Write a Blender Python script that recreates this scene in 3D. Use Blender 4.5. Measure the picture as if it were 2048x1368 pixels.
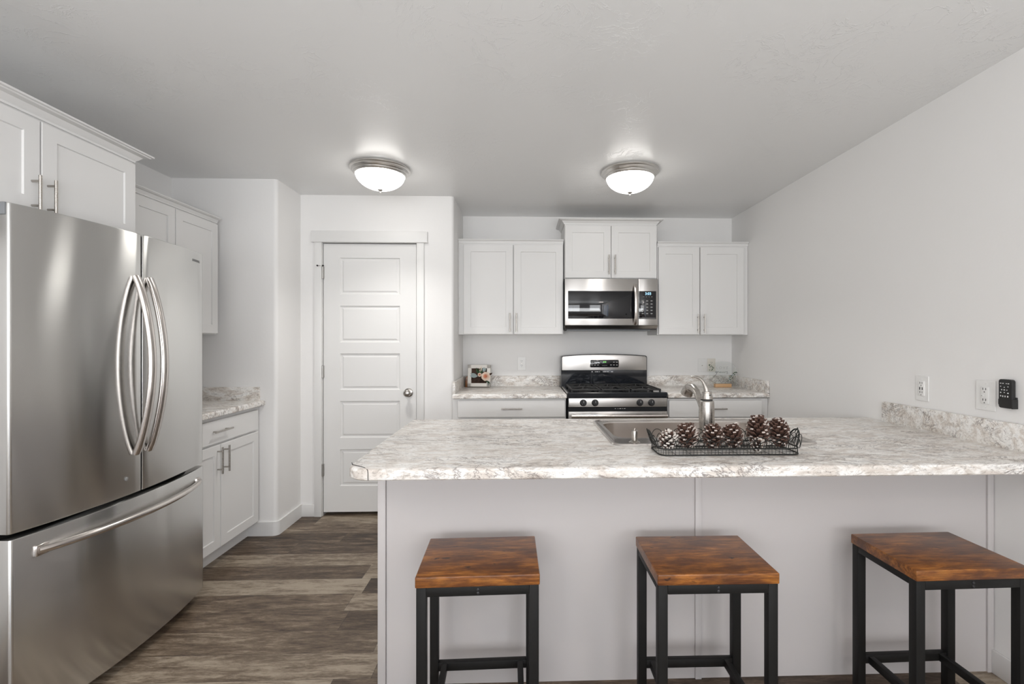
import bpy, bmesh, math, random
from mathutils import Vector, Matrix

# ------------------------------------------------------------------ camera, world, light, exposure
sc = bpy.context.scene
for o in list(bpy.data.objects): bpy.data.objects.remove(o)
COL = sc.collection
F, YAW, CX, CY, CAMH = 950.0, math.radians(1.85), 1075.0, 682.0, 1.331
cam_d = bpy.data.cameras.new('camera'); cam = bpy.data.objects.new('camera', cam_d); COL.objects.link(cam)
cam_d.sensor_width = 36.0; cam_d.lens = 36.0*F/2048.0
cam_d.shift_x = (1024.0-CX)/2048.0; cam_d.shift_y = (CY-684.0)/2048.0
cam_d.clip_start = .05
cam.location = (0, 0, CAMH); cam.rotation_euler = (math.radians(90), 0, -YAW)
sc.camera = cam
sc.view_settings.view_transform = 'Standard'; sc.view_settings.look = 'None'
sc.view_settings.gamma = 1.0; sc.view_settings.use_curve_mapping = False
sc.view_settings.exposure = 0.18
w = bpy.data.worlds.new('sky'); sc.world = w; w.use_nodes = True
bg = w.node_tree.nodes['Background']; bg.inputs[0].default_value = (.62, .74, .95, 1); bg.inputs[1].default_value = 1.6
LAMP_E = 7.5          # ceiling lamp glass
def area(name, loc, rot, sx, sy, power, color):
    d = bpy.data.lights.new(name, 'AREA'); d.shape = 'RECTANGLE'; d.size = sx; d.size_y = sy; d.energy = power; d.color = color
    o = bpy.data.objects.new(name, d); COL.objects.link(o); o.location = loc; o.rotation_euler = rot
    return o
R90 = math.radians(90)
# daylight coming in through the windows and the patio door of the living room behind the camera
area('daylight_window', (1.15, -4.38, 1.55), (-R90, 0, math.pi), 1.2, 1.3, 24, (1, .99, .97))
area('daylight_window', (-1.35, -4.38, 1.40), (-R90, 0, math.pi), 1.5, 1.6, 34, (1, .99, .97))
area('daylight_patio', (1.80, -2.3, 1.25), (0, R90, 0), 2.0, 2.4, 22, (.95, .97, 1))
# ceiling lamps of the living room behind the camera, and an added, unseen fill light aimed up to brighten the ceiling
area('living_room_lamp', (-1.25, -.35, 2.40), (0, 0, 0), .3, .3, 8, (1, .86, .80))
area('living_room_lamp', (1.35, -1.0, 2.40), (0, 0, 0), .3, .3, 8, (1, .86, .80))
area('ceiling_fill', (.0, -1.3, 1.25), (math.pi+math.radians(-26), 0, 0), 2.6, 1.0, 72, (.965, .985, 1))

# ------------------------------------------------------------------ node helpers / materials
MATS = {}
class NT:
    def __init__(s, name):
        s.m = bpy.data.materials.new(name); s.m.use_nodes = True
        s.t = s.m.node_tree; s.b = s.t.nodes['Principled BSDF']; MATS[name] = s.m
    def n(s, typ, **kw):
        nd = s.t.nodes.new(typ)
        for k, v in kw.items():
            if k.startswith('i_'): nd.inputs[int(k[2:])].default_value = v
            else: setattr(nd, k, v)
        return nd
    def l(s, a, b): s.t.links.new(a, b)
    def math(s, op, a, b=None, c=None):
        nd = s.t.nodes.new('ShaderNodeMath'); nd.operation = op
        for i, v in enumerate((a, b, c)):
            if v is None: continue
            if isinstance(v, (int, float)): nd.inputs[i].default_value = v
            else: s.l(v, nd.inputs[i])
        return nd.outputs[0]
    def set(s, **kw):
        for k, v in kw.items(): s.b.inputs[k].default_value = v
    def coords(s, scale=(1, 1, 1), which='Object', rnd=0):
        tc = s.n('ShaderNodeTexCoord'); mp = s.n('ShaderNodeMapping'); s.l(tc.outputs[which], mp.inputs[0])
        mp.inputs['Scale'].default_value = scale
        if rnd:
            oi = s.n('ShaderNodeObjectInfo'); mu = s.math('MULTIPLY', oi.outputs['Random'], rnd)
            cb = s.n('ShaderNodeCombineXYZ'); s.l(mu, cb.inputs[0]); s.l(mu, cb.inputs[1]); s.l(cb.outputs[0], mp.inputs['Location'])
        return mp.outputs[0]
    def noise(s, vec, scale, detail=2, rough=.5, dist=0):
        nd = s.n('ShaderNodeTexNoise'); s.l(vec, nd.inputs['Vector'])
        nd.inputs['Scale'].default_value = scale; nd.inputs['Detail'].default_value = detail
        nd.inputs['Roughness'].default_value = rough; nd.inputs['Distortion'].default_value = dist
        return nd.outputs['Fac']
    def ramp(s, fac, stops):
        nd = s.n('ShaderNodeValToRGB'); s.l(fac, nd.inputs[0]); e = nd.color_ramp.elements
        while len(e) < len(stops): e.new(.5)
        for x, (p, c) in zip(e, stops):
            x.position = p; x.color = (c[0], c[1], c[2], 1) if not isinstance(c, (int, float)) else (c, c, c, 1)
        return nd.outputs[0]
    def mix(s, fac, a, b, typ='MIX'):
        nd = s.n('ShaderNodeMix'); nd.data_type = 'RGBA'; nd.blend_type = typ
        for i, v in ((0, fac), (6, a), (7, b)):
            if isinstance(v, (int, float)): nd.inputs[i].default_value = v
            elif isinstance(v, tuple): nd.inputs[i].default_value = (v[0], v[1], v[2], 1)
            else: s.l(v, nd.inputs[i])
        return nd.outputs[2]
    def bump(s, h, strength, dist=.01):
        nd = s.n('ShaderNodeBump'); s.l(h, nd.inputs['Height']); nd.inputs['Strength'].default_value = strength
        nd.inputs['Distance'].default_value = dist; s.l(nd.outputs[0], s.b.inputs['Normal'])

def plain(name, col, rough=.5, metal=0, spec=.5, emit=None, es=0, coat=0, bump=0, bscale=60):
    t = NT(name); t.set(**{'Base Color': (*col, 1), 'Roughness': rough, 'Metallic': metal, 'Specular IOR Level': spec})
    if coat: t.set(**{'Coat Weight': coat, 'Coat Roughness': .08})
    if emit: t.set(**{'Emission Color': (*emit, 1), 'Emission Strength': es})
    v = t.coords()
    nz = t.noise(v, bscale, 3)
    if bump: t.bump(nz, bump, .002)
    else: t.l(t.mix(nz, tuple(c*.97 for c in col), tuple(min(1, c*1.03) for c in col)), t.b.inputs['Base Color'])
    return t.m

# walls and ceiling
plain('wall_paint', (.84, .83, .818), .6, spec=.25, bump=.25, bscale=45)
t = NT('ceiling_paint'); t.set(**{'Base Color': (.83, .83, .825, 1), 'Roughness': .31, 'Specular IOR Level': .38})
v = t.coords()
n1 = t.noise(v, 5.5, 5, .62, 1.6); r1 = t.ramp(n1, [(.485, 0), (.50, 1), (.515, 0)])
msk = t.ramp(t.noise(v, 2.2, 2), [(.45, 0), (.6, 1)])
h = t.math('MULTIPLY', r1, msk); h = t.math('ADD', h, t.math('MULTIPLY', t.noise(v, 30, 3), .35))
t.bump(h, .32, .004)
plain('trim_paint', (.785, .778, .765), .4, bump=.03)
plain('cabinet_paint', (.76, .752, .74), .38, spec=.4, bump=.02)
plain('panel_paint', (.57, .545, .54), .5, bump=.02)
plain('cabinet_inner', (.62, .60, .58), .6)
plain('plastic_white', (.80, .795, .78), .35)
plain('plastic_cream', (.72, .69, .62), .4)
plain('slot_dark', (.05, .05, .05), .6)
plain('black_plastic', (.018, .018, .02), .42)
plain('rubber_black', (.012, .012, .012), .7)
plain('black_enamel', (.012, .014, .018), .12, coat=.5)
plain('black_glass', (.006, .006, .008), .04, spec=.6)
plain('cast_iron', (.02, .02, .02), .55, bump=.3, bscale=200)
plain('black_metal', (.008, .0078, .0075), .55, spec=.3, bump=.08, bscale=300)
plain('wire_iron', (.030, .030, .028), .5, metal=.6)
plain('print_white', (.75, .75, .75), .5)
plain('print_grey', (.30, .30, .29), .5)
plain('logo_grey', (.27, .27, .265), .5)
plain('display_green', (.05, .3, .05), .5, emit=(.35, 1, .25), es=1.2)
plain('display_blue', (.1, .3, .5), .5, emit=(.45, .75, 1), es=1.5)
plain('panel_blue', (.035, .06, .10), .15)
plain('frost', (.50, .43, .39), .9)
plain('snow', (.70, .65, .60), .9)
plain('cone_brown', (.085, .042, .029), .7)
plain('cone_tan', (.20, .115, .080), .75)
plain('cone_dark', (.028, .014, .010), .8)
plain('leaf_green', (.035, .08, .03), .6)
plain('leaf_grey', (.30, .36, .36), .7)
plain('petal', (.85, .56, .42), .7)
plain('petal_light', (.88, .74, .62), .7)
plain('petal_core', (.72, .30, .17), .7)
plain('moss_brown', (.07, .04, .028), .95, bump=1, bscale=120)
plain('pale_wood', (.58, .36, .19), .5)
plain('script_ink', (.06, .07, .06), .6)
plain('light_ink', (.55, .55, .53), .6)
plain('remote_black', (.014, .014, .014), .38)
plain('seam_dark', (.02, .018, .015), .8)
plain('paint_white_chipped', (.76, .73, .68), .8, bump=.4, bscale=80)
plain('blind_white', (.75, .76, .78), .5)
plain('hinge_grey', (.20, .21, .22), .4)
plain('lamp_glass', (.95, .95, .93), .3, emit=(1, .97, .92), es=LAMP_E)
t = NT('clear_acrylic'); t.set(**{'Base Color': (.95, .97, .96, 1), 'Roughness': .05, 'Transmission Weight': 1.0, 'IOR': 1.2})
t = NT('window_glass'); t.set(**{'Base Color': (1, 1, 1, 1), 'Roughness': 0.0, 'Transmission Weight': 1.0, 'IOR': 1.05})

def metal(name, col, rough, aniso=0, rot=0, streak=(1, 1, 200), bs=.02, plane=False):
    t = NT(name); t.set(**{'Base Color': (*col, 1), 'Metallic': 1.0, 'Roughness': rough, 'Anisotropic': aniso, 'Anisotropic Rotation': rot})
    if aniso:
        tg = t.n('ShaderNodeTangent'); tg.direction_type = 'RADIAL'; tg.axis = 'Z'; t.l(tg.outputs[0], t.b.inputs['Tangent'])
    v = t.coords(streak); nz = t.noise(v, 6, 3)
    t.l(t.math('ADD', t.math('MULTIPLY', nz, .05), rough-.025), t.b.inputs['Roughness'])
    return t.m
metal('steel_fridge', (.64, .638, .625), .215, 1.0, .25)
metal('steel_brushed', (.58, .56, .54), .30, .85, .25)
metal('steel_handle', (.64, .60, .57), .20)
metal('steel_sink', (.50, .45, .41), .30)
metal('nickel', (.46, .435, .405), .27)
metal('nickel_dark', (.40, .37, .34), .28)
metal('nickel_lamp', (.70, .685, .66), .30)
metal('hinge_metal', (.45, .44, .42), .35)

# laminate with a granite pattern
t = NT('laminate'); t.set(**{'Roughness': .30, 'Specular IOR Level': .45})
v = t.coords((.62, 1.35, 1.35))
base = t.ramp(t.noise(v, 15, 6, .6, 1.2), [(.30, (.60, .535, .48)), (.44, (.72, .675, .625)), (.55, (.88, .86, .83)), (.75, (.77, .765, .75))])
cloud = t.ramp(t.noise(v, 44, 8, .75, 2.0), [(.36, (.26, .24, .23)), (.43, (.60, .57, .54)), (.50, (1, 1, 1)), (.7, (1, 1, 1))])
c1 = t.mix(.55, base, cloud, 'MULTIPLY')
vn = t.noise(v, 7, 8, .70, 2.2)
vein = t.ramp(vn, [(.470, 0), (.496, 1), (.522, 0)])
vmask = t.ramp(t.noise(v, 5.0, 3), [(.42, 0), (.56, 1)])
vv = t.math('MULTIPLY', t.math('MULTIPLY', vein, vmask), .95)
c2 = t.mix(vv, c1, (.13, .10, .09))
fl = t.ramp(t.noise(v, 85, 4, .7, .6), [(.33, 1), (.38, 0)])
fm = t.ramp(t.noise(v, 8, 3), [(.45, .15), (.6, .8)])
c3 = t.mix(t.math('MULTIPLY', fl, fm), c2, (.13, .11, .10))
t.l(c3, t.b.inputs['Base Color'])

# rustic stool wood
t = NT('stool_wood'); t.set(**{'Roughness': .30, 'Specular IOR Level': .45})
v = t.coords((1, 1, 1), rnd=37.0)
mp = t.n('ShaderNodeMapping'); mp.inputs['Scale'].default_value = (1.2, 9, 9); t.l(v, mp.inputs[0])
g = t.noise(mp.outputs[0], 9, 8, .68, .5)
base = t.ramp(g, [(.28, (.085, .028, .008)), (.43, (.23, .080, .018)), (.56, (.40, .150, .030)), (.75, (.55, .245, .060))])
mp2 = t.n('ShaderNodeMapping'); mp2.inputs['Scale'].default_value = (1, 2.6, 2.6); t.l(v, mp2.inputs[0])
bl = t.ramp(t.noise(mp2.outputs[0], 7, 5, .6, .4), [(.40, 1), (.54, .45), (.66, 0)])
c = t.mix(t.math('MULTIPLY', bl, .8), base, (.075, .028, .016))
mp3 = t.n('ShaderNodeMapping'); mp3.inputs['Scale'].default_value = (1, 2.2, 2.2); t.l(v, mp3.inputs[0])
kn = t.ramp(t.noise(mp3.outputs[0], 21, 2, .5, .3), [(.25, 1), (.31, 0)])
c = t.mix(kn, c, (.035, .015, .010))
mp4 = t.n('ShaderNodeMapping'); mp4.inputs['Scale'].default_value = (4, 60, 60); t.l(v, mp4.inputs[0])
fg = t.ramp(t.noise(mp4.outputs[0], 5, 4, .7), [(.3, .55), (.6, 1.12)]); c = t.mix(.8, c, fg, 'MULTIPLY')
t.l(c, t.b.inputs['Base Color']); t.bump(g, .15, .002)

# vinyl plank floor, boards along X
t = NT('floor_planks'); t.set(**{'Roughness': .42, 'Specular IOR Level': .35})
tc = t.n('ShaderNodeTexCoord'); sp = t.n('ShaderNodeSeparateXYZ'); t.l(tc.outputs['Object'], sp.inputs[0])
PW, PL = .160, 1.22
yy = t.math('DIVIDE', t.math('SUBTRACT', sp.outputs[1], 1.893-16), PW); row = t.math('FLOOR', yy); fy = t.math('FRACT', yy)
wn = t.n('ShaderNodeTexWhiteNoise'); wn.noise_dimensions = '1D'; t.l(row, wn.inputs['W'])
xx = t.math('ADD', t.math('DIVIDE', sp.outputs[0], PL), t.math('MULTIPLY', wn.outputs['Value'], 7.3))
colm = t.math('FLOOR', xx); fx = t.math('FRACT', xx)
cb = t.n('ShaderNodeCombineXYZ'); t.l(row, cb.inputs[0]); t.l(colm, cb.inputs[1])
w2 = t.n('ShaderNodeTexWhiteNoise'); w2.noise_dimensions = '2D'; t.l(cb.outputs[0], w2.inputs['Vector'])
pid = w2.outputs['Value']
cv = t.n('ShaderNodeCombineXYZ')
t.l(t.math('MULTIPLY', t.math('ADD', sp.outputs[0], t.math('MULTIPLY', pid, 50)), 2.0), cv.inputs[0]); t.l(t.math('MULTIPLY', sp.outputs[1], 11), cv.inputs[1]); t.l(t.math('MULTIPLY', pid, 20), cv.inputs[2])
g1 = t.noise(cv.outputs[0], 2.6, 9, .72, .6); g2 = t.noise(cv.outputs[0], 1.6, 7, .75, .8); g3 = t.noise(cv.outputs[0], 13, 8, .85, .3)
tone = t.math('ADD', t.math('MULTIPLY', g1, .50), t.math('ADD', t.math('MULTIPLY', g2, .45), t.math('ADD', t.math('MULTIPLY', g3, .42), t.math('MULTIPLY', pid, .26))))
c = t.ramp(tone, [(.55, (.016, .010, .007)), (.67, (.040, .028, .020)), (.76, (.098, .071, .052)), (.85, (.175, .136, .100)), (.97, (.38, .325, .26))])
hue = t.mix(t.math('MULTIPLY', pid, .6), (1, .93, .85), (.92, .93, .92)); c = t.mix(1.0, c, hue, 'MULTIPLY')
e1 = t.math('LESS_THAN', fy, .012); e2 = t.math('LESS_THAN', fx, .0018); ed = t.math('MAXIMUM', e1, e2)
c = t.mix(t.math('MULTIPLY', ed, .6), c, (.02, .015, .012)); t.l(c, t.b.inputs['Base Color']); t.bump(g1, .15, .002)

# ------------------------------------------------------------------ mesh helpers
def thing(name, label=None, cat=None, loc=(0, 0, 0), rot=0, group=None, kind=None):
    o = bpy.data.objects.new(name, None); COL.objects.link(o); o.location = loc; o.rotation_euler = (0, 0, rot)
    o.empty_display_size = .05
    if label: o['label'] = label
    if cat: o['category'] = cat
    if group: o['group'] = group
    if kind: o['kind'] = kind
    return o
class B:
    """collects shapes into one mesh; world=True -> coordinates are world ones, moved into the parent's frame"""
    def __init__(s): s.bm = bmesh.new(); s.mats = []
    def mi(s, m):
        if m not in s.mats: s.mats.append(m)
        return s.mats.index(m)
    def _add(s, tmp, m, mat=None):
        if mat: tmp.transform(mat)
        k = s.mi(m)
        for f in tmp.faces: f.material_index = k
        me = bpy.data.meshes.new('tmp'); tmp.to_mesh(me); tmp.free()
        n0 = len(s.bm.faces); s.bm.from_mesh(me); bpy.data.meshes.remove(me)
        return s
    def box(s, x0, x1, y0, y1, z0, z1, m, bev=0, seg=2, mat=None):
        b = bmesh.new(); bmesh.ops.create_cube(b, size=1)
        for v in b.verts: v.co = ((x0+x1)/2+v.co.x*(x1-x0), (y0+y1)/2+v.co.y*(y1-y0), (z0+z1)/2+v.co.z*(z1-z0))
        if bev: bmesh.ops.bevel(b, geom=b.edges[:], offset=bev, segments=seg, affect='EDGES', profile=.5)
        return s._add(b, m, mat)
    def lathe(s, prof, m, c=(0, 0, 0), n=32, axis='Z', mat=None, cap=True):
        b = bmesh.new(); rings = []
        for r, z in prof:
            if r < 1e-5: rings.append([b.verts.new((0, 0, z))]); continue
            rings.append([b.verts.new((r*math.cos(2*math.pi*i/n), r*math.sin(2*math.pi*i/n), z)) for i in range(n)])
        for a, q in zip(rings, rings[1:]):
            for i in range(n):
                j = (i+1) % n
                if len(a) == 1 and len(q) == 1: continue
                if len(a) == 1: b.faces.new((a[0], q[i], q[j]))
                elif len(q) == 1: b.faces.new((a[i], q[0], a[j]))
                else: b.faces.new((a[i], q[i], q[j], a[j]))
        if cap:
            for rg in (rings[0], rings[-1]):
                if len(rg) > 1:
                    try: b.faces.new(rg)
                    except ValueError: pass
        if axis == 'Y': b.transform(Matrix.Rotation(R90, 4, 'X'))      # +z -> -y
        if axis == 'X': b.transform(Matrix.Rotation(R90, 4, 'Y'))      # +z -> +x
        b.transform(Matrix.Translation(c)); bmesh.ops.recalc_face_normals(b, faces=b.faces[:])
        return s._add(b, m, mat)
    def tube(s, pts, r, m, n=8, closed=False, sq=None, mat=None, up=None):
        """sweep: r a number or a list of radii; sq=(w,h) gives a rectangular bar"""
        b = bmesh.new(); P = [Vector(p) for p in pts]; N = len(P); rings = []; prev = Vector(up) if up else None
        for i, p in enumerate(P):
            if closed: d = P[(i+1) % N]-P[i-1]
            else: d = P[min(i+1, N-1)]-P[max(i-1, 0)]
            d.normalize()
            if prev is None:
                u = Vector((0, 0, 1)) if abs(d.z) < .9 else Vector((1, 0, 0))
            else: u = prev
            u = (u-d*u.dot(d)).normalized(); prev = u; vv = d.cross(u)
            rr = r[i] if isinstance(r, (list, tuple)) else r
            if sq:
                a, c = sq[0]/2, sq[1]/2; e = min(a, c)*.35
                L = [(a, c-e), (a-e, c), (-a+e, c), (-a, c-e), (-a, -c+e), (-a+e, -c), (a-e, -c), (a, -c+e)]
                rings.append([b.verts.new(p+u*x+vv*y) for x, y in L])
            else: rings.append([b.verts.new(p+(u*math.cos(2*math.pi*k/n)+vv*math.sin(2*math.pi*k/n))*rr) for k in range(n)])
        k = len(rings[0])
        for i in range(N if closed else N-1):
            a, q = rings[i], rings[(i+1) % N]
            for j in range(k): b.faces.new((a[j], a[(j+1) % k], q[(j+1) % k], q[j]))
        if not closed: b.faces.new(rings[0]); b.faces.new(rings[-1])
        bmesh.ops.recalc_face_normals(b, faces=b.faces[:])
        return s._add(b, m, mat)
    def prism(s, poly, z0, z1, m, bev=0, mat=None, seg=2):
        """poly in xy, extruded z0..z1"""
        b = bmesh.new(); lo = [b.verts.new((x, y, z0)) for x, y in poly]; hi = [b.verts.new((x, y, z1)) for x, y in poly]
        b.faces.new(lo[::-1]); b.faces.new(hi); n = len(poly)
        for i in range(n): b.faces.new((lo[i], lo[(i+1) % n], hi[(i+1) % n], hi[i]))
        bmesh.ops.recalc_face_normals(b, faces=b.faces[:])
        if bev: bmesh.ops.bevel(b, geom=[e for e in b.edges if abs(e.verts[0].co.z-e.verts[1].co.z) < 1e-6], offset=bev, segments=seg, affect='EDGES', profile=.5)
        return s._add(b, m, mat)
    def loops(s, rings, m, closed=True, capa=False, capb=False, mat=None):
        """skin equal-length rings of 3D points"""
        b = bmesh.new(); V = [[b.verts.new(p) for p in r] for r in rings]; k = len(V[0])
        for a, q in zip(V, V[1:]):
            for j in range(k if closed else k-1): b.faces.new((a[j], a[(j+1) % k], q[(j+1) % k], q[j]))
        if capa: b.faces.new(V[0])
        if capb: b.faces.new(V[-1])
        bmesh.ops.recalc_face_normals(b, faces=b.faces[:])
        return s._add(b, m, mat)
    def raw(s, verts, faces, m, mat=None):
        b = bmesh.new(); V = [b.verts.new(p) for p in verts]
        for f in faces: b.faces.new([V[i] for i in f])
        return s._add(b, m, mat)
    def build(s, name, parent=None, world=False, smooth=35, label=None, cat=None, kind=None, group=None):
        if world and parent:
            r = parent
            while r.parent: r = r.parent
            M = Matrix.Translation(r.location) @ Matrix.Rotation(r.rotation_euler.z, 4, 'Z'); s.bm.transform(M.inverted())
        me = bpy.data.meshes.new(name); s.bm.to_mesh(me); s.bm.free()
        for m in s.mats: me.materials.append(MATS[m])
        if smooth:
            me.polygons.foreach_set('use_smooth', [True]*len(me.polygons))
            try: me.set_sharp_from_angle(angle=math.radians(smooth))
            except Exception: pass
        o = bpy.data.objects.new(name, me); COL.objects.link(o)
        if parent: o.parent = parent
        if label: o['label'] = label
        if cat: o['category'] = cat
        if kind: o['kind'] = kind
        if group: o['group'] = group
        return o
def struct(b, name, smooth=35, parent=None):
    return b.build(name, parent, smooth=smooth, kind=None if parent else 'structure')
def rrect(x0, x1, y0, y1, r, n=6):
    P = []
    for cx, cy, a0 in ((x1-r, y0+r, -90), (x1-r, y1-r, 0), (x0+r, y1-r, 90), (x0+r, y0+r, 180)):
        for i in range(n+1):
            a = math.radians(a0+90*i/n); P.append((cx+r*math.cos(a), cy+r*math.sin(a)))
    return P
def arc(cx, cy, r, a0, a1, n=6): return [(cx+r*math.cos(math.radians(a0+(a1-a0)*i/n)), cy+r*math.sin(math.radians(a0+(a1-a0)*i/n))) for i in range(n+1)]
def text_mesh(txt, size, m, parent, name, loc, rot, shear=0, depth=.0003, align='CENTER', world=True):
    c = bpy.data.curves.new('txt', 'FONT'); c.body = txt; c.size = size; c.align_x = align; c.align_y = 'CENTER'; c.shear = shear; c.extrude = depth
    o = bpy.data.objects.new('txt', c); COL.objects.link(o)
    me = bpy.data.meshes.new_from_object(o); bpy.data.objects.remove(o); bpy.data.curves.remove(c)
    M = Matrix.Translation(loc) @ rot.to_4x4()
    if world:
        r = parent
        while r.parent: r = r.parent
        M = (Matrix.Translation(r.location) @ Matrix.Rotation(r.rotation_euler.z, 4, 'Z')).inverted() @ M
    me.transform(M); me.materials.clear(); me.materials.append(MATS[m]); me.name = name
    ob = bpy.data.objects.new(name, me); COL.objects.link(ob); ob.parent = parent
    return ob
FACE_CAM = Matrix.Rotation(R90, 3, 'X')                                   # text facing -Y
FACE_X = Matrix.Rotation(R90, 3, 'Z') @ Matrix.Rotation(R90, 3, 'X')     # text facing +X
FACE_NX = Matrix.Rotation(-R90, 3, 'Z') @ Matrix.Rotation(R90, 3, 'X')   # text facing -X

# ------------------------------------------------------------------ the room
LX, RX, BY, JY, JX, PY, SX, CZ = -2.385, 1.895, 4.24, 3.31, -1.68, 3.66, -.525, 2.44
FY = -4.5
b = B(); b.box(LX-.2, RX+.2, FY-.2, BY+.2, -.08, 0, 'floor_planks'); struct(b, 'floor', 0)
b = B(); b.box(LX-.2, RX+.2, FY-.2, BY+.2, CZ, CZ+.08, 'ceiling_paint'); struct(b, 'ceiling', 0)
b = B(); b.box(LX-.12, LX, FY-.12, JY+.1, 0, CZ, 'wall_paint'); struct(b, 'wall_left', 0)
b = B()   # right wall with the patio door opening behind the camera
b.box(RX, RX+.12, -1.1, BY+.12, 0, CZ, 'wall_paint'); b.box(RX, RX+.12, FY-.12, -3.5, 0, CZ, 'wall_paint'); b.box(RX, RX+.12, -3.5, -1.1, 2.1, CZ, 'wall_paint')
struct(b, 'wall_right', 0)
b = B(); b.box(SX-.02, RX+.02, BY, BY+.12, 0, CZ, 'wall_paint'); struct(b, 'wall_back', 0)
r = .025
b = B(); b.prism([(LX-.1, JY)]+arc(JX-r, JY+r, r, -90, 0)+[(JX, PY), (-1.535, PY), (-1.535, PY+.12), (LX-.1, PY+.12)], 0, CZ, 'wall_paint'); struct(b, 'wall_corner')
b = B(); b.prism([(-.785, PY)]+arc(SX-r, PY+r, r, -90, 0)+[(SX, BY+.1), (-.785, BY+.1)], 0, CZ, 'wall_paint')
b.box(-1.535, -.785, PY, PY+.12, 2.095, CZ, 'wall_paint'); struct(b, 'wall_pantry')
b = B(); b.box(-1.7, -.7, PY+.15, PY+.2, 0, CZ, 'cabinet_inner'); struct(b, 'wall_closet', 0)
# wall behind the camera with two windows
W1, W2 = (.55, 1.75, .9, 2.2), (-2.1, -.6, .6, 2.2)
b = B()
b.box(LX-.1, W2[0], FY-.12, FY, 0, CZ, 'wall_paint'); b.box(W2[1], W1[0], FY-.12, FY, 0, CZ, 'wall_paint'); b.box(W1[1], RX+.1, FY-.12, FY, 0, CZ, 'wall_paint')
for q in (W1, W2): b.box(q[0], q[1], FY-.12, FY, 0, q[2], 'wall_paint'); b.box(q[0], q[1], FY-.12, FY, q[3], CZ, 'wall_paint')
struct(b, 'wall_front', 0)
for i, q in enumerate((W1, W2)):
    root = thing('window_%d' % (i+1), kind='structure', loc=((q[0]+q[1])/2, FY, q[2]))
    f = B(); t_ = .05
    f.box(q[0], q[0]+t_, FY-.09, FY-.03, q[2], q[3], 'trim_paint'); f.box(q[1]-t_, q[1], FY-.09, FY-.03, q[2], q[3], 'trim_paint')
    f.box(q[0], q[1], FY-.09, FY-.03, q[2], q[2]+t_, 'trim_paint'); f.box(q[0], q[1], FY-.09, FY-.03, q[3]-t_, q[3], 'trim_paint')
    f.box((q[0]+q[1])/2-.02, (q[0]+q[1])/2+.02, FY-.08, FY-.04, q[2], q[3], 'trim_paint'); f.build('window_frame', root, True)
    f = B(); f.box(q[0]+t_, q[1]-t_, FY-.064, FY-.06, q[2]+t_, q[3]-t_, 'window_glass'); f.build('window_pane', root, True)
    f = B(); z = q[2]+.07
    while z < q[3]-.05: f.box(q[0]+.02, q[1]-.02, FY-.025, FY-.005, z, z+.003, 'blind_white', mat=None); z += .045
    f.build('window_blind', root, True)
root = thing('door_2', kind='structure', loc=(RX, -2.3, 0))
f = B(); f.box(RX+.03, RX+.09, -3.5, -3.43, 0, 2.1, 'trim_paint'); f.box(RX+.03, RX+.09, -1.17, -1.1, 0, 2.1, 'trim_paint'); f.box(RX+.03, RX+.09, -2.34, -2.26, 0, 2.1, 'trim_paint')
f.box(RX+.03, RX+.09, -3.5, -1.1, 0, .08, 'trim_paint'); f.box(RX+.03, RX+.09, -3.5, -1.1, 2.03, 2.1, 'trim_paint'); f.build('door_frame', root, True)
f = B(); f.box(RX+.058, RX+.062, -3.43, -1.17, .08, 2.03, 'window_glass'); f.build('door_pane', root, True)

# baseboards
BH = .095
b = B(); b.prism([(LX+.5, JY-.013)]+arc(JX-r, JY+r, r+.013, -90, 0)+[(JX+.013, PY-.001), (JX, PY-.001)]+arc(JX-r, JY+r, r, 0, -90)+[(LX+.5, JY)], 0, BH, 'trim_paint')
b.box(JX+.012, -1.572, PY-.013, PY, 0, BH, 'trim_paint', .004); struct(b, 'baseboard_corner')
b = B(); b.box(-.745, SX+.013, PY-.013, PY, 0, BH, 'trim_paint', .004); b.box(SX, SX+.013, PY-.013, 3.62, 0, BH, 'trim_paint', .004); struct(b, 'baseboard_pantry')
b = B(); b.box(RX-.013, RX, -1.0, 1.848, 0, BH, 'trim_paint', .004); b.box(RX-.013, RX, 2.52, 3.60, 0, BH, 'trim_paint', .004); struct(b, 'baseboard_right')
b = B(); b.box(LX, LX+.013, FY, 1.3, 0, BH, 'trim_paint', .004); struct(b, 'baseboard_left')
# door casing
b = B(); b.box(-1.572, -1.518, PY-.018, PY+.002, 0, 2.082, 'trim_paint', .003); struct(b, 'trim_1')
b = B(); b.box(-.804, -.748, PY-.018, PY+.002, 0, 2.082, 'trim_paint', .003); struct(b, 'trim_2')
b = B(); b.box(-1.592, -.722, PY-.024, PY+.002, 2.082, 2.165, 'trim_paint', .003); b.box(-1.596, -.718, PY-.030, PY, 2.078, 2.088, 'trim_paint', .003); struct(b, 'trim_3')
b = B(); b.box(-1.535, -1.516, PY, PY+.12, 0, 2.095, 'trim_paint'); b.box(-.806, -.785, PY, PY+.12, 0, 2.095, 'trim_paint'); b.box(-1.535, -.785, PY, PY+.12, 2.078, 2.095, 'trim_paint'); struct(b, 'trim_4')
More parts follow.
